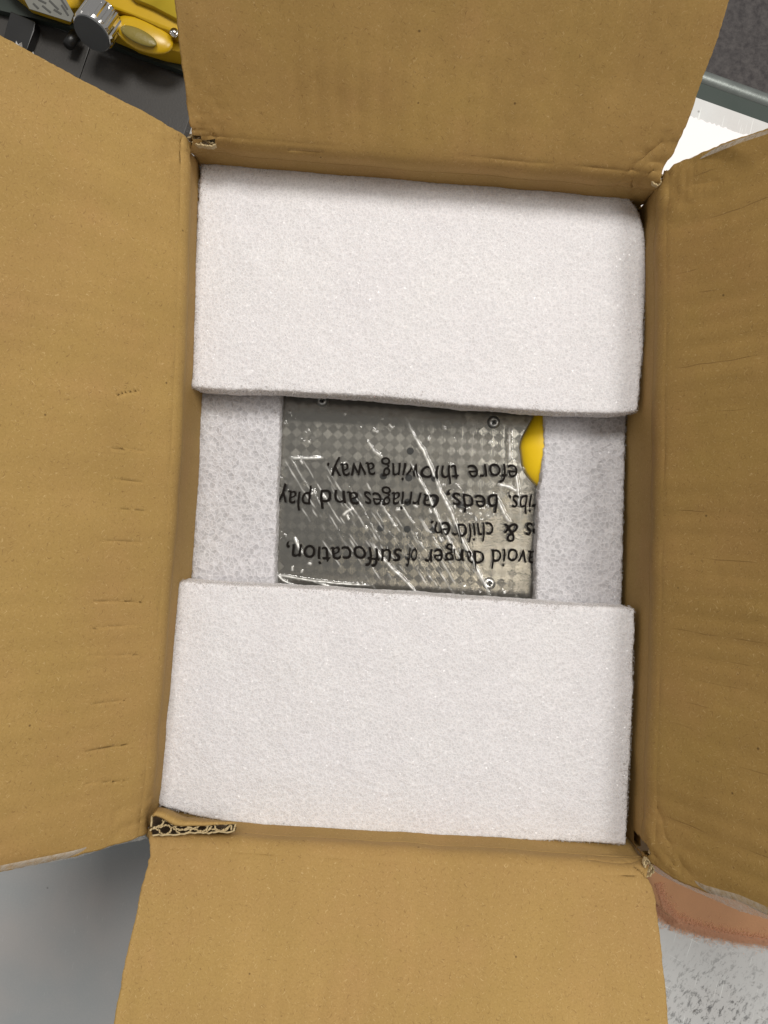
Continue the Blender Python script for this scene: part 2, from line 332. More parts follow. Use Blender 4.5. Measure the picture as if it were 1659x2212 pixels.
def fuzz(o, outline, zt, mat, n_edge, n_top, size):
    P2 = np.array([list(P(x, y, zt))[:2] for x, y in outline]); P3 = np.roll(P2, -1, 0); L_ = np.linalg.norm(P3-P2, axis=1); cum = np.cumsum(L_)/L_.sum()
    ctr = P2.mean(0); vs = []; fs = []
    lo_, hi_ = P2.min(0), P2.max(0)
    def inside(x, y):
        m = False
        for (xa, ya), (xb, yb) in zip(P2, P3):
            if (ya > y) != (yb > y) and x < (xb-xa)*(y-ya)/(yb-ya)+xa: m = not m
        return m
    def flake(p, r):
        a_ = rng.normal(size=3); a_ /= np.linalg.norm(a_); b_ = np.cross(a_, rng.normal(size=3)); b_ /= np.linalg.norm(b_); c_ = np.cross(a_, b_)
        k = len(vs); l_ = r*rng.uniform(.6, 1.5); w_ = r*rng.uniform(.15, .5)
        vs.extend([p - a_*l_*.5, p + b_*w_*.5 + c_*w_*.3, p + a_*l_*.5, p - b_*w_*.5 + c_*w_*.3]); fs.append((k, k+1, k+2)); fs.append((k, k+2, k+3))
    for _ in range(n_edge):
        i = min(int(np.searchsorted(cum, rng.random())), len(P2)-1); t = rng.random(); q_ = P2[i]*(1-t)+P3[i]*t
        e_ = (P3[i]-P2[i])/(L_[i]+1e-9); ins = np.array((-e_[1], e_[0])); 
        if np.dot(ins, ctr-q_) < 0: ins = -ins
        d_ = rng.exponential(.0022) - .0009; h = -abs(rng.normal(0, .0016)) if d_ > 0 else -rng.uniform(.001, .012)
        q_ = q_ + ins*max(d_, -.0006); flake(np.array((q_[0], q_[1], zt + h*(.35 if d_ > .0012 else 1) + .0002)), size)
    k = 0
    while k < n_top:
        x, y = rng.uniform(lo_, hi_)
        if inside(x, y): flake(np.array((x, y, zt + rng.uniform(-.0004, .0005))), size*.5); k += 1
    f = link('torn_cells', mesh(vs, fs), mat, o); f['kind'] = 'stuff'
Z1, Z2, Z3 = .270, .2445, .240
foam([(433, 352), (520, 352), (600, 357), (800, 363), (1000, 376), (1200, 386), (1255, 390), (1300, 396), (1334, 407), (1360, 426), (1380, 456), (1393, 500), (1396, 600), (1391, 740),
      (1384, 820), (1378, 889), (1330, 893), (1200, 890), (1000, 874), (800, 855), (610, 845), (500, 843), (412, 836), (415, 700), (421, 550), (427, 430)],
     Z1, Z2, M_foam, .0009, .0004, T_v, .0009, 'white foam sheet laid across the upper half of the box, its right corner rounded', 'foam padding in the box')
foam([(385, 1256), (470, 1262), (620, 1269), (800, 1279), (1000, 1292), (1200, 1306), (1340, 1314), (1371, 1314), (1369, 1450), (1364, 1600), (1357, 1750), (1351, 1826), (1300, 1822),
      (1100, 1815), (900, 1810), (700, 1797), (560, 1785), (500, 1778), (420, 1762), (345, 1742), (335, 1725), (342, 1650), (357, 1500), (374, 1350)],
     Z1, Z2, M_foam, .0009, .0004, T_v, .0009, 'white foam sheet laid across the lower half of the box, above the torn cardboard edge', 'foam padding in the box')
foam([(433, 790), (608, 800), (606, 865), (598, 1060), (590, 1330), (404, 1330), (413, 1250), (418, 1110), (424, 980), (430, 880)],
     Z3, TBL+.03, M_foam_c, .0010, .0012, T_V, .0006, 'coarse white foam block at the left of the wrapped metal plate', 'foam padding in the box')
foam([(1180, 820), (1358, 830), (1354, 900), (1350, 1000), (1347, 1150), (1342, 1310), (1338, 1380), (1152, 1380), (1157, 1297), (1160, 1200), (1165, 1060), (1170, 1040), (1176, 960), (1176, 895)],
     Z3, TBL+.03, M_foam_c, .0010, .0012, T_V, .0006, 'coarse white foam block at the right, half covering the yellow knob', 'foam padding in the box')

# ------------------------------------------------------------------ instrument in the bag
ZP = .2270                                   # plate height
def Q(cx, cy, z=ZP): return P(548.6 + cx*.43, 822.8 + cy*.43, z)   # positions read off an enlarged view
inst = thing('wrapped_instrument', 'grey metal instrument with diamond patterned plate and yellow knob, down between the foam', 'instrument', P(870, 1080, .12))
M_house = simple('grey_housing', (.20, .19, .17), .42, .6, bump=.15, bscale=1500)
pl = [Q(112, -60), Q(1500, -10), Q(1490, 1200), Q(88, 1150)]
put(link('housing', prism([(p.x, p.y) for p in pl], .12, ZP-.0006, .0015), M_house), inst)
def metal_plate_mat():
    k = NT('diamond_metal'); v = k.n('TexCoord').outputs['Object']
    w = k.tex(v, 35, 3).outputs[0]; f = k.tex(k.mapped(v, (2500, 60, 1), (0, 0, .78)), 1, 3).outputs[0]
    c = k.mix(w, (.285, .272, .245), (.35, .335, .30))
    n = k.n('Bump', Strength=.25, Distance=.0002, Height=f).outputs[0]
    k.principled(Base__Color=c, Metallic=1.0, Roughness=k.n('MapRange', i0=f, i3=.17, i4=.24).outputs[0], Normal=n)
    return k.m
M_plate = metal_plate_mat()
# pressed diamonds: every diamond is a slightly tilted little facet with a step round it
a = .0038; vs, fs = [], []; cx, cy = Q(770, 600).x, Q(770, 600).y; ang = math.radians(-3)
ca, sa = math.cos(ang), math.sin(ang)
for i in range(-34, 35):
    for j in range(-24, 25):
        if (i + j) % 2: continue
        x = i*a; y = j*a
        X = cx + x*ca - y*sa; Y = cy + x*sa + y*ca
        if not (pl[3].x+.006 < X < Q(1425, 0).x + (Y)*.03 and pl[3].y+.004 < Y < pl[1].y-.002): continue
        odd = (j % 2); tx = (.024 if odd else -.029) + rng.normal(0, .010); ty = (.014 if odd else -.020) + rng.normal(0, .010)
        b = len(vs); r = a*.992
        for dx, dy in ((r, 0), (0, r), (-r, 0), (0, -r)):
            vs.append((X + dx*ca - dy*sa, Y + dx*sa + dy*ca, ZP + .0002 + dx*tx + dy*ty))
        for dx, dy in ((r, 0), (0, r), (-r, 0), (0, -r)):
            vs.append((X + dx*1.012*ca - dy*1.012*sa, Y + dx*1.012*sa + dy*1.012*ca, ZP - .0004))
        fs.append((b, b+1, b+2, b+3))
        for q in range(4): fs.append((b+q, b+4+q, b+4+(q+1) % 4, b+(q+1) % 4))
dp = link('patterned_plate', mesh(vs, fs), M_plate); put(dp, inst)
M_hole = simple('hole_dark', (.004, .005, .005), .7)
def disc(r, h, n=20, bev=0):
    bm = bmesh.new(); bmesh.ops.create_cone(bm, cap_ends=True, segments=n, radius1=r, radius2=r, depth=h)
    if bev: bmesh.ops.bevel(bm, geom=[e for e in bm.edges if e.verts[0].co.z > 0 and e.verts[1].co.z > 0], offset=bev, segments=3, affect='EDGES')
    return bm_mesh(bm)
hm = disc(.0026, .0012)
for x, y in ((785, 352), (650, 478), (778, 487), (908, 490), (512, 600), (640, 606), (772, 609), (905, 612), (1035, 622), (637, 740), (770, 745), (900, 750), (775, 885)):
    h = link('speaker_hole', hm, M_hole); h.location = Q(x, y, ZP+.0002); put(h, inst)
M_chrome = simple('chrome', (.75, .74, .72), .14, 1, var=.05)
def screw_mesh():
    bm = bmesh.new(); R = .0047; rings = [(R, -.0006), (R, .0005), (R*.9, .0012), (R*.6, .0019), (R*.34, .00215)]; n = 24; prev = None
    for r, z in rings:
        cur = [bm.verts.new((r*math.cos(2*math.pi*i/n), r*math.sin(2*math.pi*i/n), z)) for i in range(n)]
        if prev:
            for i in range(n): bm.faces.new((prev[i], prev[(i+1) % n], cur[(i+1) % n], cur[i]))
        prev = cur
    bot = [bm.verts.new((.0010*math.cos(2*math.pi*i/n)*(1+.9*abs(math.cos(4*math.pi*i/n))), .0010*math.sin(2*math.pi*i/n)*(1+.9*abs(math.cos(4*math.pi*i/n))), .0008)) for i in range(n)]
    for i in range(n): bm.faces.new((prev[i], prev[(i+1) % n], bot[(i+1) % n], bot[i]))
    bm.faces.new(bot)
    return bm_mesh(bm)
def cross_mesh():
    bm = bmesh.new()
    for r in (0, math.pi/2): bmesh.ops.create_cube(bm, size=1, matrix=Matrix.Rotation(r, 4, 'Z') @ Matrix.Diagonal((.0040, .0010, .0004, 1)))
    return bm_mesh(bm)
M_scr = simple('screw_steel', (.80, .79, .76), .30, 1, var=.05); sm = screw_mesh(); xm = cross_mesh()
for (x, y, r) in ((343, 98, .3), (1204, 208, .9), (1181, 1018, .15)):
    s = link('screw', sm, M_scr, None, True); s.location = Q(x, y, ZP+.0006); s.rotation_euler.z = r; put(s, inst)
    x_ = link('screw_slot', xm, M_hole); x_.parent = s; x_.location = (0, 0, .0020)
# yellow knob
M_yel = simple('yellow_plastic', (.78, .52, .005), .38, 0, bump=.05, bscale=500, var=.06)
bm = bmesh.new(); bmesh.ops.create_uvsphere(bm, u_segments=48, v_segments=32, radius=1)
kc = P(1186, 968, .22)
for v in bm.verts:
    x, y, z = v.co; y2 = y*(.0325)
    taper = 1.0 - .30*max(0, y) + .02*math.sin(9*y)
    v.co = (kc.x + x*.0234*taper, kc.y + y2, .2275 + z*.0120)
put(link('knob', bm_mesh(bm), M_yel, None, True), inst)

# ------------------------------------------------------------------ plastic bag with its printed warning
bag = thing('plastic_bag', 'crumpled clear plastic bag with upside down suffocation warning, stretched over the metal plate', 'bag', P(870, 1080, .10))
folds_px = []; folds = []      # polyline (enlarged-view coords), amplitude, width
FINE = set()
def F_(pts, amp, w, fine=False):
    if fine: FINE.add(len(folds))
    folds_px.append(pts); folds.append(([np.array(Q(*p)[:2]) for p in pts], amp, w))
z1 = lambda x, y: ((x/2.37)*1.276, (50 + y/2.37)*1.276)
z2 = lambda x, y: ((600 + x/2.6016)*1.276, (50 + y/2.6016)*1.276)
F_([(750, 170), (765, 195), (810, 290), (850, 350), (905, 480), (935, 560), (985, 650), (1040, 790), (1090, 890), (1140, 985), (1195, 1110)], .00125, .0010)
F_([z2(30, 690), z2(60, 750), z2(150, 910), z2(220, 1040), z2(330, 1300), z2(430, 1490), z2(520, 1700)], .0010, .0008)
F_([z1(1100, 1380), z1(1180, 1510), z1(1300, 1640), z1(1420, 1750), z1(1540, 1890)], .0012, .0009)
F_([z1(190, 1670), z1(215, 1685), z1(500, 1735), z1(770, 1765), z1(1110, 1787)], .0016, .0008)
F_([z1(205, 1670), z1(280, 1740), z1(400, 1800)], .0013, .0007)
F_([z1(480, 1720), z1(620, 1770), z1(760, 1815)], .0010, .0007)
F_([z2(880, 1010), z2(940, 1110), z2(1000, 1240), z2(1060, 1330)], .0013, .0008)
F_([z2(1050, 330), z2(1050, 560), z2(1055, 700)], .0016, .0009)
F_([z2(1110, 790), z2(1130, 940), z2(1150, 1160)], .0013, .0008)
F_([z2(930, 930), z2(1060, 960), z2(1130, 1010)], .0010, .0009)
F_([z1(330, 600), z1(440, 605), z1(660, 600)], .0008, .0009)
F_([z1(830, 1140), z1(870, 1100), z1(930, 1070)], .0012, .0010)
F_([z1(380, 1330), z1(420, 1430), z1(470, 1500)], .0010, .0009)
F_([z1(1060, 440), z1(1120, 540), z1(1210, 600)], .0007, .0010)
for i in range(44):                        # fans of fine parallel pulls
    x0 = 150 + i*19 + random.uniform(-8, 8); y0 = 480 + i*7 + random.uniform(-150, 200); L = random.uniform(160, 420)
    F_([(x0, y0), (x0 + L*.30, y0 + L*.5), (x0 + L*.66, y0 + L)], random.uniform(.00012, .00034), random.uniform(.0008, .0016), True)
for i in range(12):
    x0 = 250 + i*30; y0 = 150 + random.uniform(-60, 60); L = random.uniform(300, 700)
    F_([(x0, y0), (x0 + L*.55, y0 + L)], random.uniform(.0001, .0003), random.uniform(.0018, .0035))
for i in range(46):                        # short white strokes painted as glints on the film
    x0 = random.uniform(140, 1400); y0 = random.uniform(150, 1080); an = random.gauss(1.05, .5); L = random.uniform(8, 34)
    F_([(x0, y0), (x0 + L*.5*math.cos(an), y0 + L*.5*math.sin(an) + 2), (x0 + L*math.cos(an), y0 + L*math.sin(an))], random.uniform(.0006, .0011), random.uniform(.0006, .0010))
x0, x1 = Q(80, 0).x, Q(1510, 0).x; y0, y1 = Q(0, 1140).y, Q(0, 40).y
nx = int((x1-x0)/.00042); ny = int((y1-y0)/.00042)
X, Y = np.meshgrid(np.linspace(x0, x1, nx), np.linspace(y0, y1, ny), indexing='ij')
def film_z(X, Y):
    Z = np.zeros_like(X) + ZP + .0034
    Z = Z + fastnoise(X, Y, .040, 1)*.0007 + fastnoise(X, Y, .016, 2)*.00016
    patch = np.clip(fastnoise(X, Y, .018, 9)-.45, 0, 1)*1.6
    Z = Z + patch*fastnoise(X, Y, .0022, 4)*.0006
    sides = np.clip((.014 - (X - x0))/.014, 0, 1)
    Z = Z + sides*fastnoise(X, Y, .003, 12)*.0006
    global CR
    CR = patch*.12*np.clip(fastnoise(X, Y, .0016, 5), 0, 1)
    for n_, (pts, amp, w) in enumerate(folds):
        best = np.full(X.shape, 1e9); al = np.zeros(X.shape); acc = 0; tot = sum(np.linalg.norm(q-p) for p, q in zip(pts, pts[1:]))
        for p, q in zip(pts, pts[1:]):
            e = q-p; l = np.linalg.norm(e); t = ((X-p[0])*e[0] + (Y-p[1])*e[1])/(l*l); tc = np.clip(t, 0, 1)
            dx = X-(p[0]+tc*e[0]); dy = Y-(p[1]+tc*e[1]); dd = np.hypot(dx, dy)*np.sign((X-p[0])*e[1]-(Y-p[1])*e[0])
            m = np.abs(dd) < np.abs(best); best = np.where(m, dd, best); al = np.where(m, (acc+tc*l)/tot, al); acc += l
        env = np.clip(np.minimum(al, 1-al)*6, 0, 1)
        wob = fastnoise(X, Y, .0025, 20+n_)*.18*w
        b = (best+wob)/w
        g_ = np.clip(fastnoise(X, Y, .0021, 80+n_)*.6+.85, 0, 1); CR = np.maximum(CR, (np.clip((amp-.00045)/.0005, 0, 1)*g_ if n_ not in FINE else .55*np.clip(fastnoise(X, Y, .006, 140+n_)*1.4+.15, 0, 1))*env*np.exp(-np.abs(b/(.85 if n_ not in FINE else .38))**2))
        Z = Z + amp*env*(.8+.25*fastnoise(X, Y, .0018, 60+n_))*np.exp(-np.abs(b)**1.4)
    return Z
Z = film_z(X, Y)
# dip round the knob so that the film stays under it
def film_mat():
    k = NT('clear_film'); v = k.n('TexCoord').outputs['Object']
    nb = k.tex(v, 700, 3).outputs[0]
    n = k.n('Bump', Strength=.12, Distance=.0004, Height=nb).outputs[0]
    tr = k.n('BsdfTransparent', Color=(.95, .95, .94, 1)).outputs[0]
    gl = k.n('BsdfGlossy', Color=(1, 1, 1, 1), Roughness=.07, Normal=n).outputs[0]
    df = k.n('BsdfDiffuse', Color=(.85, .85, .82, 1)).outputs[0]
    cr = k.n('Attribute', _attribute_name='crease').outputs['Fac']
    wh = k.n('MixShader', i0=.25, i1=k.n('AddShader', i0=df, i1=k.n('BsdfTranslucent', Color=(.5, .5, .5, 1)).outputs[0]).outputs[0], i2=k.n('BsdfGlossy', Color=(1, 1, 1, 1), Roughness=.33).outputs[0]).outputs[0]
    fr = k.n('Fresnel', IOR=1.5, Normal=n).outputs[0]
    fr = k.math('MULTIPLY', fr, 1.1, True)
    a = k.n('MixShader', i0=.022, i1=tr, i2=df).outputs[0]
    b = k.n('MixShader', i0=fr, i1=a, i2=gl).outputs[0]
    b = k.n('MixShader', i0=k.math('MULTIPLY', cr, .97, True), i1=b, i2=wh).outputs[0]  # colour whitened along folds: stress whitening plus painted glints
    k.l(b, k.out.inputs[0]); return k.m
M_film = film_mat()
fm = grid(np.stack([X, Y, Z], -1)); at = fm.attributes.new('crease', 'FLOAT', 'POINT'); at.data.foreach_set('value', CR.astype('f').ravel())
put(link('film', fm, M_film, None, True), bag)
M_ink = simple('black_ink', (.010, .008, .007), .75); M_ink.node_tree.nodes['Principled BSDF'].inputs['Specular IOR Level'].default_value = .08
def zat(x, y):
    i = min(max((x-x0)/(x1-x0)*(nx-1), 0), nx-1.001); j = min(max((y-y0)/(y1-y0)*(ny-1), 0), ny-1.001)
    return Z[int(i), int(j)]
zblur = Z.copy()
for _ in range(3):
    zblur[1:-1, 1:-1] = np.maximum.reduce([zblur[1:-1, 1:-1], zblur[:-2, 1:-1], zblur[2:, 1:-1], zblur[1:-1, :-2], zblur[1:-1, 2:]])
def zink(x, y):
    i = int(min(max((x-x0)/(x1-x0)*(nx-1), 0), nx-1)); j = int(min(max((y-y0)/(y1-y0)*(ny-1), 0), ny-1)); return zblur[i, j]
LF1 = folds_px[0]; LF2 = folds_px[1]
def word(txt, l, r, base, xh=74):
    """rotated by 180 degrees: the word starts at its right end r and runs to l; base = baseline in enlarged-view px"""
    cu = bpy.data.curves.new('w', 'FONT'); cu.body = txt; cu.size = 1; cu.resolution_u = 4; cu.offset = .003
    o = bpy.data.objects.new('w', cu); C.objects.link(o); dg = bpy.context.evaluated_depsgraph_get()
    me = bpy.data.meshes.new_from_object(o.evaluated_get(dg)); bpy.data.objects.remove(o)
    bm = bmesh.new(); bm.from_mesh(me); bmesh.ops.remove_doubles(bm, verts=bm.verts, dist=1e-5)
    for _ in range(2):
        bmesh.ops.subdivide_edges(bm, edges=[e for e in bm.edges if e.calc_length() > .045], cuts=1)
        bmesh.ops.triangulate(bm, faces=bm.faces[:])
    xs = [v.co.x for v in bm.verts]; a0, a1 = min(xs), max(xs)
    ks = xh/.53
    for v in bm.verts:
        f = (v.co.x-a0)/(a1-a0); X_ = r + (l-r)*f; Y_ = base + v.co.y*ks + (X_-760)*.030
        Y_ += 5*math.sin(X_*.021+base); X_ += 4*math.sin(Y_*.045 + X_*.01)
        for lp in (LF1, LF2):              # letters pinch where the film is folded
            fx = np.interp(Y_, [p[1] for p in lp], [p[0] for p in lp]); dq = X_ - fx
            if lp[0][1] < Y_ < lp[-1][1]: X_ -= .62*dq*math.exp(-(dq/30)**2); Y_ += 7*math.exp(-(dq/26)**2)
        q = Q(X_, Y_, ZP+.004); v.co = (q.x, q.y, zink(q.x, q.y) + .0005)
    me2 = bpy.data.meshes.new('w'); bm.to_mesh(me2); bm.free(); return me2
def line(words):
    bm = bmesh.new()
    for w in words: bm.from_mesh(word(*w))
    put(link('printed_line', bm_mesh(bm), M_ink), bag)
line([("keep", -130, 112, 842), ("suffocation,", 158, 738, 842), ("of", 768, 822, 838), ("danger", 862, 1155, 838), ("avoid", 1195, 1418, 832)])
line([("children.", 885, 1200, 702), ("&", 1252, 1325, 698), ("babies", 1366, 1610, 698)])
line([("play", 118, 286, 568), ("and", 335, 525, 562), ("carriages", 553, 930, 560), ("beds,", 975, 1222, 556), ("cribs,", 1275, 1478, 552)])
line([("away.", 368, 606, 420), ("throwing", 640, 1030, 416), ("efore", 1078, 1322, 406)])

# ------------------------------------------------------------------ torn corrugated edges at the corners
def ribbon(pts, z, depth, th, mat, name, parent, conv, lean=(0, 0)):
    """a thin strip of paper standing on edge along a polyline, th thick and depth deep"""
    p = np.array([np.array(conv(x, y, z))[:2] for x, y in pts])
    # densify with catmull-rom
    q = []
    for i in range(len(p)-1):
        a_, b_, c_, d_ = p[max(i-1, 0)], p[i], p[i+1], p[min(i+2, len(p)-1)]
        for t in np.linspace(0, 1, 6, endpoint=False):
            q.append(.5*((2*b_) + (-a_+c_)*t + (2*a_-5*b_+4*c_-d_)*t*t + (-a_+3*b_-3*c_+d_)*t**3))
    q.append(p[-1]); q = np.array(q); tn = np.gradient(q, axis=0); tn /= np.linalg.norm(tn, axis=1)[:, None]+1e-9
    nn = np.stack([-tn[:, 1], tn[:, 0]], 1)*th/2; n = len(q); vs = []; fs = []
    for i in range(n):
        zz = z + .0005*math.sin(i*1.3) + random.uniform(-.0003, .0003)
        for s_, h in ((1, 0), (-1, 0), (-1, -depth), (1, -depth)):
            vs.append((q[i, 0]+s_*nn[i, 0] - lean[0]*h, q[i, 1]+s_*nn[i, 1] - lean[1]*h, zz+h))
    for i in range(n-1):
        for k in range(4): fs.append((i*4+k, i*4+(k+1) % 4, i*4+4+(k+1) % 4, i*4+4+k))
    fs += [(0, 3, 2, 1), tuple((n-1)*4+k for k in range(4))]
    return mesh(vs, fs)
def joined(name, meshes, mat, parent, smooth=False, label=None):
    bm = bmesh.new()
    for m in meshes: bm.from_mesh(m)
    o = put(link(name, bm_mesh(bm), mat, None, smooth), parent)
    if label: o['label'] = label
    return o
cb = lambda x, y, z: P((550 + x/3.318)/1.8228, (3000 + y/3.318)/1.8228, z)
ZT = RIM + .007
torn = [[(160, 960), (300, 955), (500, 950), (640, 930), (800, 925), (900, 930), (1000, 915), (1200, 915), (1240, 860), (1250, 800)],
        [(150, 850), (160, 720), (210, 700), (300, 735), (400, 800), (470, 830), (560, 835), (700, 830), (850, 830), (1000, 815), (1140, 810), (1250, 800)],
        [(130, 900), (180, 870), (240, 890), (280, 935), (330, 950), (390, 920), (410, 870), (380, 835), (330, 830), (280, 850), (240, 860)],
        [(170, 860), (220, 850), (290, 820), (310, 780), (290, 765)],
        [(410, 850), (450, 875), (500, 920), (550, 945), (620, 925), (660, 905), (650, 880), (560, 890), (500, 880), (440, 840)],
        [(500, 890), (580, 885), (640, 850), (620, 835)],
        [(650, 885), (720, 880), (780, 905), (850, 900), (880, 870), (890, 830)],
        [(640, 850), (700, 870), (760, 850), (740, 840)],
        [(890, 890), (950, 880), (1020, 900), (1100, 890), (1160, 850), (1190, 815)],
        [(870, 920), (900, 890), (940, 840)], [(980, 820), (990, 870), (1030, 900)],
        [(1060, 915), (1130, 890), (1190, 830), (1200, 900)]]
joined('torn_corrugation', [ribbon(p, ZT - (.001 if i > 1 else 0), .020, .0010, M_flute, '', box, cb, (-.27, -.42)) for i, p in enumerate(torn)], M_flute, box, label='torn corrugated edge showing its flutes')
# folded liner above the flutes: a curved sheet rolling down behind the foam edge
lo = [(160, 715), (210, 698), (300, 733), (400, 798), (470, 828), (560, 833), (700, 828), (850, 828), (1000, 812), (1140, 806), (1250, 798)]
hi = [(215, 625), (250, 606), (330, 612), (430, 650), (520, 700), (620, 735), (720, 742), (850, 752), (960, 768), (1120, 786), (1250, 792)]
m_ = 9; G = np.zeros((len(lo), m_, 3))
for i, (a_, b_) in enumerate(zip(lo, hi)):
    for j in range(m_):
        t = j/(m_-1); z = ZT + .0022*math.sin(t*math.pi*.9) - .014*t*t
        G[i, j] = cb(a_[0]+(b_[0]-a_[0])*t, a_[1]+(b_[1]-a_[1])*t, z)
uvG = G[:, :, :2].copy()
put(link('folded_liner', grid(G[::-1], .0006, uvG[::-1]), M_card_b, None, True), box)
put(link('hole_shade_plate', prism([cb(*p, ZT-.034)[:2] for p in [(135, 850), (150, 690), (240, 640), (420, 720), (850, 790), (1240, 800), (1250, 960), (600, 1010), (150, 1010)]], ZT-.036, ZT-.034), simple('flute_shadowed', (.10, .065, .035), .9)), box)  # plate added behind the tear, its kraft darkened for shade
put(link('hole_shade_plate', prism([P((2300 + x/4.1475)/1.8228, (3200 + y/4.1475)/1.8228, RIM-.075)[:2] for x, y in [(640, 250), (800, 150), (1180, 540), (1130, 760), (900, 780), (600, 480)]], RIM-.077, RIM-.075), simple('flute_shaded', (.13, .085, .045), .9)), box)  # added plate too, the hole's shade put into its colour
# top-left corner hole
ct = lambda x, y, z: P((600 + x/2.765)/1.8228, (400 + y/2.765)/1.8228, z)
put(link('hole_shade_plate', prism([ct(*p, RIM-.021)[:2] for p in [(395, 350), (740, 340), (740, 520), (430, 520)]], RIM-.0225, RIM-.021), simple('flute_shaded', (.16, .11, .06), .9)), box)  # plate added under the hole, coloured dark as shade
tl = [[(380, 395), (430, 370), (500, 345), (560, 350), (640, 350), (690, 385), (700, 420), (680, 460), (640, 480), (590, 475)],
      [(430, 440), (480, 460), (540, 465), (590, 480)], [(470, 400), (490, 430), (540, 400), (600, 420), (640, 450), (690, 430)],
      [(480, 300), (510, 285), (550, 295), (590, 340)], [(450, 390), (470, 440), (520, 430), (530, 460)], [(590, 350), (620, 400), (680, 410)]]
joined('torn_corrugation', [ribbon(p, RIM+.0012, .004, .0008, M_flute, '', box, ct) for p in tl], M_flute, box, label='crushed torn corner with a dark hole')
ctr = lambda x, y, z: P((2350 + x/4.1475)/1.8228, (500 + y/4.1475)/1.8228, z)
tr = [[(880, 840), (940, 800), (1000, 830), (1050, 880), (1030, 930), (980, 940), (900, 880), (880, 840)], [(940, 800), (960, 860), (1030, 880)],
      [(1050, 780), (1120, 800), (1190, 800), (1200, 850), (1150, 900), (1080, 890)], [(1130, 720), (1190, 720), (1200, 770), (1270, 790)], [(1080, 830), (1140, 850), (1190, 870)]]
joined('torn_corrugation', [ribbon(p, RIM+.0015, .003, .0009, M_flute, '', box, ctr) for p in tr], M_flute, box)
cbr = lambda x, y, z: P((2300 + x/4.1475)/1.8228, (3200 + y/4.1475)/1.8228, z)
br = [[(980, 860), (1000, 780), (1040, 770), (1090, 830), (1100, 900), (1060, 960), (1000, 980)], [(990, 900), (1030, 840), (1070, 830)],
      [(1010, 1050), (1080, 1030), (1140, 960), (1135, 900), (1090, 860)], [(1080, 690), (1110, 640), (1160, 680), (1120, 720)], [(1120, 840), (1190, 850), (1240, 880), (1250, 830)]]
joined('torn_corrugation', [ribbon(p, RIM+.0025, .003, .0009, M_flute, '', box, cbr) for p in br], M_flute, box)

# ------------------------------------------------------------------ clear tape left along the flap edges
def tape_mat():
    k = NT('clear_tape'); v = k.n('TexCoord').outputs['Object']
    h = k.tex(v, 260, 4, .6).outputs[0]; n = k.n('Bump', Strength=.6, Distance=.0012, Height=h).outputs[0]
    tr_ = k.n('BsdfTransparent', Color=(.93, .92, .90, 1)).outputs[0]
    df = k.n('BsdfPrincipled', Base__Color=(.62, .60, .56, 1), Roughness=.25, Normal=n).outputs[0]
    f = k.n('MapRange', i0=h, i1=.3, i2=.7, i3=.25, i4=.75).outputs[0]
    k.l(k.n('MixShader', i0=f, i1=tr_, i2=df).outputs[0], k.out.inputs[0]); return k.m
M_tape = tape_mat()
def tape(inner, outer, zf, drop, label=None):
    n = 60; m = 7
    def samp(pl_, t):
        p = np.array(pl_, float); s = np.concatenate([[0], np.cumsum(np.linalg.norm(np.diff(p, axis=0), axis=1))]); s /= s[-1]
        return np.stack([np.interp(t, s, p[:, 0]), np.interp(t, s, p[:, 1])], -1)
    t = np.linspace(0, 1, n); I = samp(inner, t); O = samp(outer, t); G = np.zeros((n, m, 3))
    for i in range(n):
        for j in range(m):
            k = j/(m-1); x, y = I[i]*(1-k)+O[i]*k; x += noise.noise(Vector((i*.4, j, 3)))*1.5*k; y += noise.noise(Vector((i*.5, j, 8)))*2.5*k
            G[i, j] = P(x, y, zf(x, y) - .0015 - drop*k*k)
    o = link('tape', grid(G), M_tape, None, True); put(o, box)
def zflap(A, tilt, vert):               # height of a flap plane above image position, good enough for tape
    return lambda x, y: RIM + max(0, (abs(x-A) if not vert else abs(y-A)))/3700*math.tan(math.radians(tilt))*1.0
tape([(306, 1797), (238, 1815), (158, 1838), (0, 1870)], [(318, 1812), (250, 1826), (165, 1853), (0, 1882)], zflap(306, 46, False), .006)
tape([(1412, 1856), (1439, 1872), (1470, 1889), (1525, 1913), (1597, 1933), (1659, 1960)], [(1410, 1880), (1440, 1897), (1470, 1912), (1525, 1936), (1597, 1968), (1659, 1986)], zflap(1410, 52, False), .008)
tape([(1444, 376), (1470, 361), (1535, 334), (1600, 308), (1659, 289)], [(1450, 362), (1472, 349), (1535, 322), (1600, 299), (1659, 280)], zflap(1435, 52, False), .004)

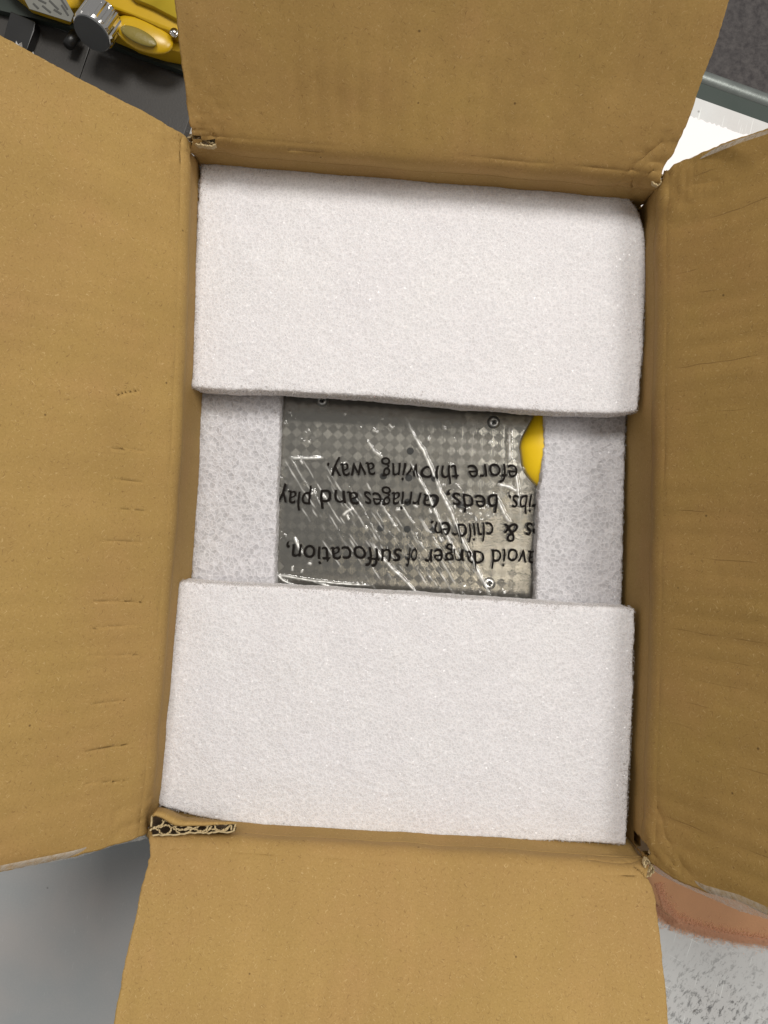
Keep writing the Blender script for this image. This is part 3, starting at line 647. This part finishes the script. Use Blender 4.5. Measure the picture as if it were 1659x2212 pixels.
# ------------------------------------------------------------------ setting: bench, rail, floor, and what lies on the bench
def bench_mat():
    k = NT('scratched_metal'); v = k.n('TexCoord').outputs['Object']
    big = k.tex(v, 7, 4).outputs[0]; mid = k.tex(v, 90, 6, .7).outputs[0]
    c = k.mix(big, (.48, .49, .49), (.66, .66, .65))
    c = k.mix(k.ramp(k.tex(v, 14, 3, .5, Distortion=.4).outputs[0], [(.45, (0,)*3), (.65, (.35,)*3)]), c, (.46, .42, .40))
    c = k.mix(k.ramp(k.tex(v, 1100, 3, .7).outputs[0], [(.4, (0,)*3), (.75, (.35,)*3)]), c, (.62, .62, .62))
    # dark scuffs gathered in one worn area
    area_ = k.ramp(k.n('VectorMath', _operation='DISTANCE', i0=v, i1=(.300, -.460, TBL)).outputs['Value'], [(.02, (1,)*3), (.085, (0,)*3)])
    scf = k.ramp(k.tex(k.mapped(k.mapped(v, rot=(0, 0, .6)), (1, .55, 1)), 210, 10, .80, Distortion=.35).outputs[0], [(.515, (0,)*3), (.585, (.85,)*3)])
    c = k.mix(k.math('MULTIPLY', scf, area_), c, (.10, .10, .10))
    sp = k.n('TexVoronoi', Vector=v, Scale=55); c = k.mix(k.ramp(sp.outputs['Distance'], [(.05, (.7,)*3), (.09, (0,)*3)]), c, (.13, .12, .11))
    h = None
    for sc, rot, th in (((420, 9, 1), .33, .73), ((900, 25, 1), .25, .72), ((20, 700, 1), .5, .75)):
        f = k.tex(k.mapped(k.mapped(v, rot=(0, 0, rot)), sc), 1, 1).outputs[0]
        s_ = k.ramp(f, [(th, (0,)*3), (th+.02, (.8,)*3)]); c = k.mix(k.math('MULTIPLY', s_, .8), c, (.85, .88, .86)); h = s_
    n = k.n('Bump', Strength=.25, Distance=.0006, Height=k.math('SUBTRACT', mid, h)).outputs[0]
    k.principled(Base__Color=c, Metallic=.12, Roughness=k.n('MapRange', i0=mid, i3=.42, i4=.68).outputs[0], Normal=n)
    return k.m
M_bench = bench_mat()
def bprism(pts, z0, z1, *a, **k): return prism(pts, z0+TBL, z1+TBL, *a, **k)
eA, eB = P(1497, 208, TBL), P(1659, 266, TBL); ed = (eB-eA).normalized(); up = Vector((-ed.y, ed.x, 0))
if up.y < 0: up = -up
q = lambda a_, b_: (eA + ed*a_ + up*b_)
bench = link('bench_top', bprism([q(-1.4, 0)[:2], q(1.0, 0)[:2], q(1.0, -1.5)[:2], q(-1.4, -1.5)[:2]], -.004, 0), M_bench); tag(bench, kind='structure')
tag(link('bench_edge', bprism([q(-1.4, .018)[:2], q(1.0, .018)[:2], q(1.0, -.01)[:2], q(-1.4, -.01)[:2]], -.05, -.0062), simple('dark_green_paint', (.018, .032, .025), .55)), kind='structure')
def tube(a_, b_, r, mat, name, n=24, parent=None):
    a_ = Vector(a_); b_ = Vector(b_); d = b_-a_
    bm = bmesh.new(); bmesh.ops.create_cone(bm, cap_ends=True, segments=n, radius1=r, radius2=r, depth=d.length)
    bmesh.ops.transform(bm, matrix=Matrix.Translation((a_+b_)/2) @ d.to_track_quat('Z', 'Y').to_matrix().to_4x4(), verts=bm.verts)
    o = link(name, bm_mesh(bm), mat, None, True); 
    if parent: put(o, parent)
    return o
M_steel = simple('worn_steel', (.20, .22, .21), .38, .5, bump=.2, bscale=250, var=.3, vscale=60)
zr = TBL-.011; c0 = q(-1.4, .0243); c1 = q(1.0, .0243)
tag(tube((c0.x, c0.y, zr), (c1.x, c1.y, zr), .0074, M_steel, 'bench_rail'), 'round grey steel rail running along the far edge of the bench', 'rail')
def floor_mat():
    k = NT('floor'); v = k.n('TexCoord').outputs['Object']
    f = k.tex(v, 60, 8, .75).outputs[0]; g = k.tex(v, 5, 3).outputs[0]
    c = k.mix(k.ramp(f, [(.38, (0,)*3), (.62, (1,)*3)]), (.055, .048, .050), (.15, .135, .13)); c = k.mix(k.math('MULTIPLY', g, .5), c, (.09, .085, .085))
    k.principled(Base__Color=c, Roughness=.85, Normal=k.n('Bump', Strength=.5, Distance=.004, Height=f).outputs[0]); return k.m
tag(link('floor', mesh([(-4, -4, -.8), (4, -4, -.8), (4, 4, -.8), (-4, 4, -.8)], [(0, 1, 2, 3)]), floor_mat()), kind='structure')
# white paper on the bench behind the box, with a ragged edge
pp = [];
for i in range(60):
    t = i/59; p = P(1380 + 290*t, 218 + 93*t + 0, TBL+.001); rag = (.0012 if random.random() < .3 else 0) + random.uniform(-.0004, .0004)
    pp.append((p + up*(rag))[:2])
a_, b_ = P(1670, 311, TBL+.001), P(1380, 218, TBL+.001)
pp += [P(1690, 520, TBL+.001)[:2], P(1300, 470, TBL+.001)[:2]]
tag(link('paper_sheet', bprism(pp, .0008, .0014), simple('white_paper', (.88, .85, .86), .6, var=.03)), 'white paper sheet lying on the bench behind the right corner of the box', 'paper')

# top left: dark tray, black bar, yellow machine with chrome cap
K = lambda x, y, z: P(x/3.0243, y/3.0243, z+TBL)
M_dark = simple('dark_grey_sheet', (.034, .031, .028), .5, bump=.15, bscale=600, var=.25, vscale=25)
tray = thing('dark_grey_tray', 'dark grey flat tray with a seam, lying beside the yellow machine', 'tray', K(700, 500, 0))
zt = .018
seamL = [K(-300, 30, zt), K(250, 145, zt), K(600, 262, zt), K(500, 560, zt), K(380, 900, zt), K(-400, 700, zt)]
seamR = [K(604, 263, zt), K(1200, 490, zt), K(1225, 640, zt), K(1238, 770, zt), K(1200, 885, zt), K(1000, 1000, zt), K(386, 902, zt), K(505, 560, zt)]
put(link('panel', bprism([p[:2] for p in seamL], .002, zt, .0008), M_dark), tray)
put(link('panel', bprism([p[:2] for p in seamR], .002, zt, .0008), M_dark), tray)
M_black = simple('black_plastic', (.010, .010, .010), .4)
tag(link('black_bracket', bprism([p[:2] for p in (K(60, 60, .03), K(225, 130, .03), K(215, 190, .03), K(160, 330, .03), K(120, 420, .03), K(-20, 330, .03), K(20, 250, .03))], .019, .028, .001), M_black),
    'black flat bracket on the dark tray at the left edge', 'bracket')
mach = thing('yellow_machine', 'yellow metal machine with chrome knurled cap and oval lug on a dark green base', 'machine', K(800, 100, 0))
M_ymet = simple('yellow_enamel', (.50, .31, .008), .28, 0, bump=.08, bscale=120, var=.15, vscale=30)
M_green = simple('green_black_base', (.022, .030, .024), .45)
put(link('base', bprism([K(x, y, .019)[:2] for x, y in ((-200, 20), (0, 95), (230, 150), (460, 205), (800, 345), (1250, 510), (1500, 610), (1500, -300), (-200, -300))], 0.0188, .026, .002), M_green), mach)
body = [(-60, -200), (100, -20), (150, 20), (200, 75), (455, 158), (480, 110), (560, 130), (700, 190), (750, 270), (900, 330), (1080, 385), (1180, 405), (1300, 420), (1400, -300)]
put(link('housing', bprism([K(x, y, .030)[:2] for x, y in body], .0262, .046, .004, 4), M_ymet, None, True), mach)
ridge = [(500, -200), (520, 20), (620, 60), (760, 105), (900, 150), (1050, 220), (1300, 330), (1500, -300)]
put(link('upper_housing', bprism([K(x, y, .048)[:2] for x, y in ridge], .045, .058, .004, 4), M_ymet, None, True), mach)
cover = [(700, -200), (880, 0), (1000, 45), (1160, 130), (1350, 220), (1500, -300)]
put(link('top_cover', bprism([K(x, y, .062)[:2] for x, y in cover], .0575, .064, .0015, 2), simple('yellow_cover', (.42, .30, .012), .45, bump=.05), None, True), mach)
# oval lug
bm = bmesh.new(); bmesh.ops.create_uvsphere(bm, u_segments=32, v_segments=16, radius=1)
lc = K(940, 225, .052); bmesh.ops.transform(bm, matrix=Matrix.Translation(lc) @ Matrix.Rotation(math.radians(-24), 4, 'Z') @ Matrix.Diagonal((.0262, .0138, .006, 1)), verts=bm.verts)
lug = put(link('lug', bm_mesh(bm), M_ymet, None, True), mach)
bm = bmesh.new(); bmesh.ops.create_uvsphere(bm, u_segments=32, v_segments=12, radius=1)
lc = K(905, 235, .0588); bmesh.ops.transform(bm, matrix=Matrix.Translation(lc) @ Matrix.Rotation(math.radians(-26), 4, 'Z') @ Matrix.Diagonal((.0165, .0058, .0022, 1)), verts=bm.verts)
r_ = link('recess', bm_mesh(bm), simple('olive_recess', (.20, .155, .03), .4, bump=.4), None, True); put(r_, mach)
s = link('screw', disc(.0035, .004, 16, .001), M_chrome, None, True); s.location = K(1138, 212, .059); put(s, mach)
lb = [K(x, y, .0472) for x, y in ((150, -20), (190, 55), (460, 140), (480, 90), (400, -60))]
M_lab = simple('label_plate', (.19, .19, .17), .4, .3, var=.2)
plate = put(link('label_plate', bprism([p[:2] for p in lb], .0462, .0470), M_lab), mach)
bars = []
for (ax, ay, bx, by) in ((215, 20, 250, 55), (250, -5, 300, 20), (275, 35, 330, 80), (320, 0, 380, 60), (350, 60, 400, 90), (390, -20, 440, 60), (400, 30, 445, 100)):
    p, r = K(ax, ay, .0474), K(bx, by, .0474); d = (r-p).normalized(); n = Vector((-d.y, d.x, 0))*.0008
    bars.append(bprism([(p+n)[:2], (p-n)[:2], (r-n)[:2], (r+n)[:2]], .0470, .0473))
joined('label_print', bars, simple('print_dark', (.05, .05, .045), .5), plate) if False else None
bmx = bmesh.new()
for m in bars: bmx.from_mesh(m)
o = link('label_print', bm_mesh(bmx), simple('print_dark', (.05, .05, .045), .5)); o.parent = plate
# chrome cap: knurled cylinder lying towards the viewer
capd = (K(640, 260, .05) - K(690, 120, .05)).normalized(); axis = (capd*.92 + Vector((0, 0, .36))).normalized()
cc = K(634, 168, .058)
bm = bmesh.new(); n = 96; R = .0168; prof = [(R*.98, -.012), (R, -.011), (R, .007), (R*.93, .0092), (R*.90, .0095)]; prev = None
for kx, (r, h) in enumerate(prof):
    cur = []
    for i in range(n):
        rr = r - (.0011 if (i // 3) % 2 and 1 <= kx <= 2 else 0); cur.append(bm.verts.new((rr*math.cos(2*math.pi*i/n), rr*math.sin(2*math.pi*i/n), h)))
    if prev:
        for i in range(n): bm.faces.new((prev[i], prev[(i+1) % n], cur[(i+1) % n], cur[i]))
    prev = cur
bm.faces.new(prev)
Mx = Matrix.Translation(cc) @ axis.to_track_quat('Z', 'Y').to_matrix().to_4x4()
bmesh.ops.transform(bm, matrix=Mx, verts=bm.verts)
cap = put(link('chrome_cap', bm_mesh(bm), M_chrome), mach)
bm = bmesh.new(); bmesh.ops.create_cone(bm, cap_ends=True, segments=48, radius1=R*.90, radius2=R*.88, depth=.0012); bmesh.ops.transform(bm, matrix=Mx @ Matrix.Translation((0, 0, .0101)), verts=bm.verts)
o = link('end_face', bm_mesh(bm), simple('grey_end', (.045, .048, .05), .5)); o.parent = cap; o.matrix_parent_inverse = cap.matrix_parent_inverse.inverted() if False else Matrix.Identity(4)
bm = bmesh.new(); bmesh.ops.create_cone(bm, cap_ends=True, segments=20, radius1=.0055, radius2=.0045, depth=.014)
bmesh.ops.transform(bm, matrix=Matrix.Translation(K(470, 262, .03)) @ (capd+Vector((0, 0, .4))).to_track_quat('Z', 'Y').to_matrix().to_4x4(), verts=bm.verts)
put(link('black_plug', bm_mesh(bm), M_black, None, True), mach)

# crumpled scraps of clear wrap peeking over the left flap
def scrap(pts, z, label, conv):
    bm = bmesh.new(); vs = []
    for i, (x, y) in enumerate(pts):
        vs.append(bm.verts.new(conv(x, y, z + random.uniform(0, .006))))
    c = bm.verts.new(conv(sum(p[0] for p in pts)/len(pts), sum(p[1] for p in pts)/len(pts), z+.004))
    for i in range(len(vs)): bm.faces.new((vs[i], vs[(i+1) % len(vs)], c))
    me = bm_mesh(bm); o = link('plastic_scrap', me, simple('milky_wrap', (.62, .60, .57), .2), None)
    tag(o, label, 'plastic wrap')
scrap([(60, 290), (80, 275), (95, 300), (105, 265), (120, 295), (142, 275), (146, 310), (120, 345), (80, 320)], .030, 'crumpled pale plastic scrap at the left edge, beside the black bracket', K)
scrap([(160, 350), (205, 355), (215, 335), (228, 365), (260, 380), (285, 410), (230, 400)], .030, 'thin pale plastic scrap poking out above the left flap', K)

# blue grey sheet added to darken the shaded bench at lower left
def shade_sheet_mat():
    k = NT('blue_grey_shade'); v = k.n('TexCoord').outputs['Object']
    c = k.mix(k.ramp(k.tex(v, 9, 3).outputs[0], [(.35, (0,)*3), (.65, (1,)*3)]), (.285, .315, .330), (.365, .355, .350))
    c = k.mix(k.ramp(k.tex(v, 700, 4, .7).outputs[0], [(.45, (0,)*3), (.75, (.35,)*3)]), c, (.42, .41, .40))
    c = k.mix(k.ramp(k.n('TexVoronoi', Vector=v, Scale=26).outputs['Distance'], [(.025, (.8,)*3), (.045, (0,)*3)]), c, (.07, .065, .06))
    c = k.mix(k.ramp(k.tex(k.mapped(k.mapped(v, rot=(0, 0, .2)), (900, 60, 1)), 1, 1).outputs[0], [(.74, (0,)*3), (.78, (.4,)*3)]), c, (.5, .5, .49))
    k.principled(Base__Color=c, Roughness=.5, Normal=k.n('Bump', Strength=.15, Distance=.001, Height=k.tex(v, 90, 5).outputs[0]).outputs[0]); return k.m
tag(link('bench_shade_sheet', prism([(-.9, -.12), (-.02, -.12), (-.02, -.9), (-.9, -.9)], TBL+.0004, TBL+.003, .0008), shade_sheet_mat()), 'smooth blue grey sheet added to darken the shaded bench below the left flap', 'shade sheet')
# soft tan mound added in place of the brown shadow below the right flap
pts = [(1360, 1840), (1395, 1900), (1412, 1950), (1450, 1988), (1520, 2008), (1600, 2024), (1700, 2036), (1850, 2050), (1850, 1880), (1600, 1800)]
M_tan = simple('tan_shade_mound', (.47, .245, .125), .95, bump=.3, bscale=500, var=.15)
o = link('tan_shade_mound', prism([P(x, y, TBL+.008)[:2] for x, y in pts], TBL+.0006, TBL+.011), M_tan, None, True)
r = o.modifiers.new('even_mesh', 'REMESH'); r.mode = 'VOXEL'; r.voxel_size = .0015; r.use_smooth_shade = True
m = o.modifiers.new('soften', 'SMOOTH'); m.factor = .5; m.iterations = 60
tag(o, 'soft tan mound added for the brown shadow patch below the right flap', 'shade mound')
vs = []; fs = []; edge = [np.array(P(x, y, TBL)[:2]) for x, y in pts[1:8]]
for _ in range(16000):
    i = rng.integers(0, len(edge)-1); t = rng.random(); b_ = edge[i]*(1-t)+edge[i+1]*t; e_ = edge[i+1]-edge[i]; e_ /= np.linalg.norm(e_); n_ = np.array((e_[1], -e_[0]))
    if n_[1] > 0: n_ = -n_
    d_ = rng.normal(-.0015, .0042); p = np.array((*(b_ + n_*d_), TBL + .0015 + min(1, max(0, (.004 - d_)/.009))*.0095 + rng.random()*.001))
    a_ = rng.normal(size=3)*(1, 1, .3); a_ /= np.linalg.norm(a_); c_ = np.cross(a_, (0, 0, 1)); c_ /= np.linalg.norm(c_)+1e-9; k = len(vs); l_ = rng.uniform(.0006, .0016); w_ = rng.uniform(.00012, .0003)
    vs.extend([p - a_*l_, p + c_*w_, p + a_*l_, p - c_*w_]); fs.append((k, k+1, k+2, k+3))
def shade_flake_mat():
    k = NT('tan_shade_flakes'); k.l(k.n('MixShader', i0=.5, i1=k.n('BsdfDiffuse', Color=(.80, .51, .34, 1)).outputs[0], i2=k.n('BsdfTranslucent', Color=(.80, .51, .34, 1)).outputs[0]).outputs[0], k.out.inputs[0]); return k.m
f = link('shade_edge_flakes', mesh(vs, fs), shade_flake_mat(), o); f['kind'] = 'stuff'  # flakes added to feather the rim of the shadow stand-in
# pale wrap visible in the gap at the upper left corner of the box
scrap([(1205, 885), (1250, 765), (1275, 800), (1300, 900), (1262, 930), (1210, 930)], .004, 'pale plastic wrap showing in the gap between left and top flap', K)
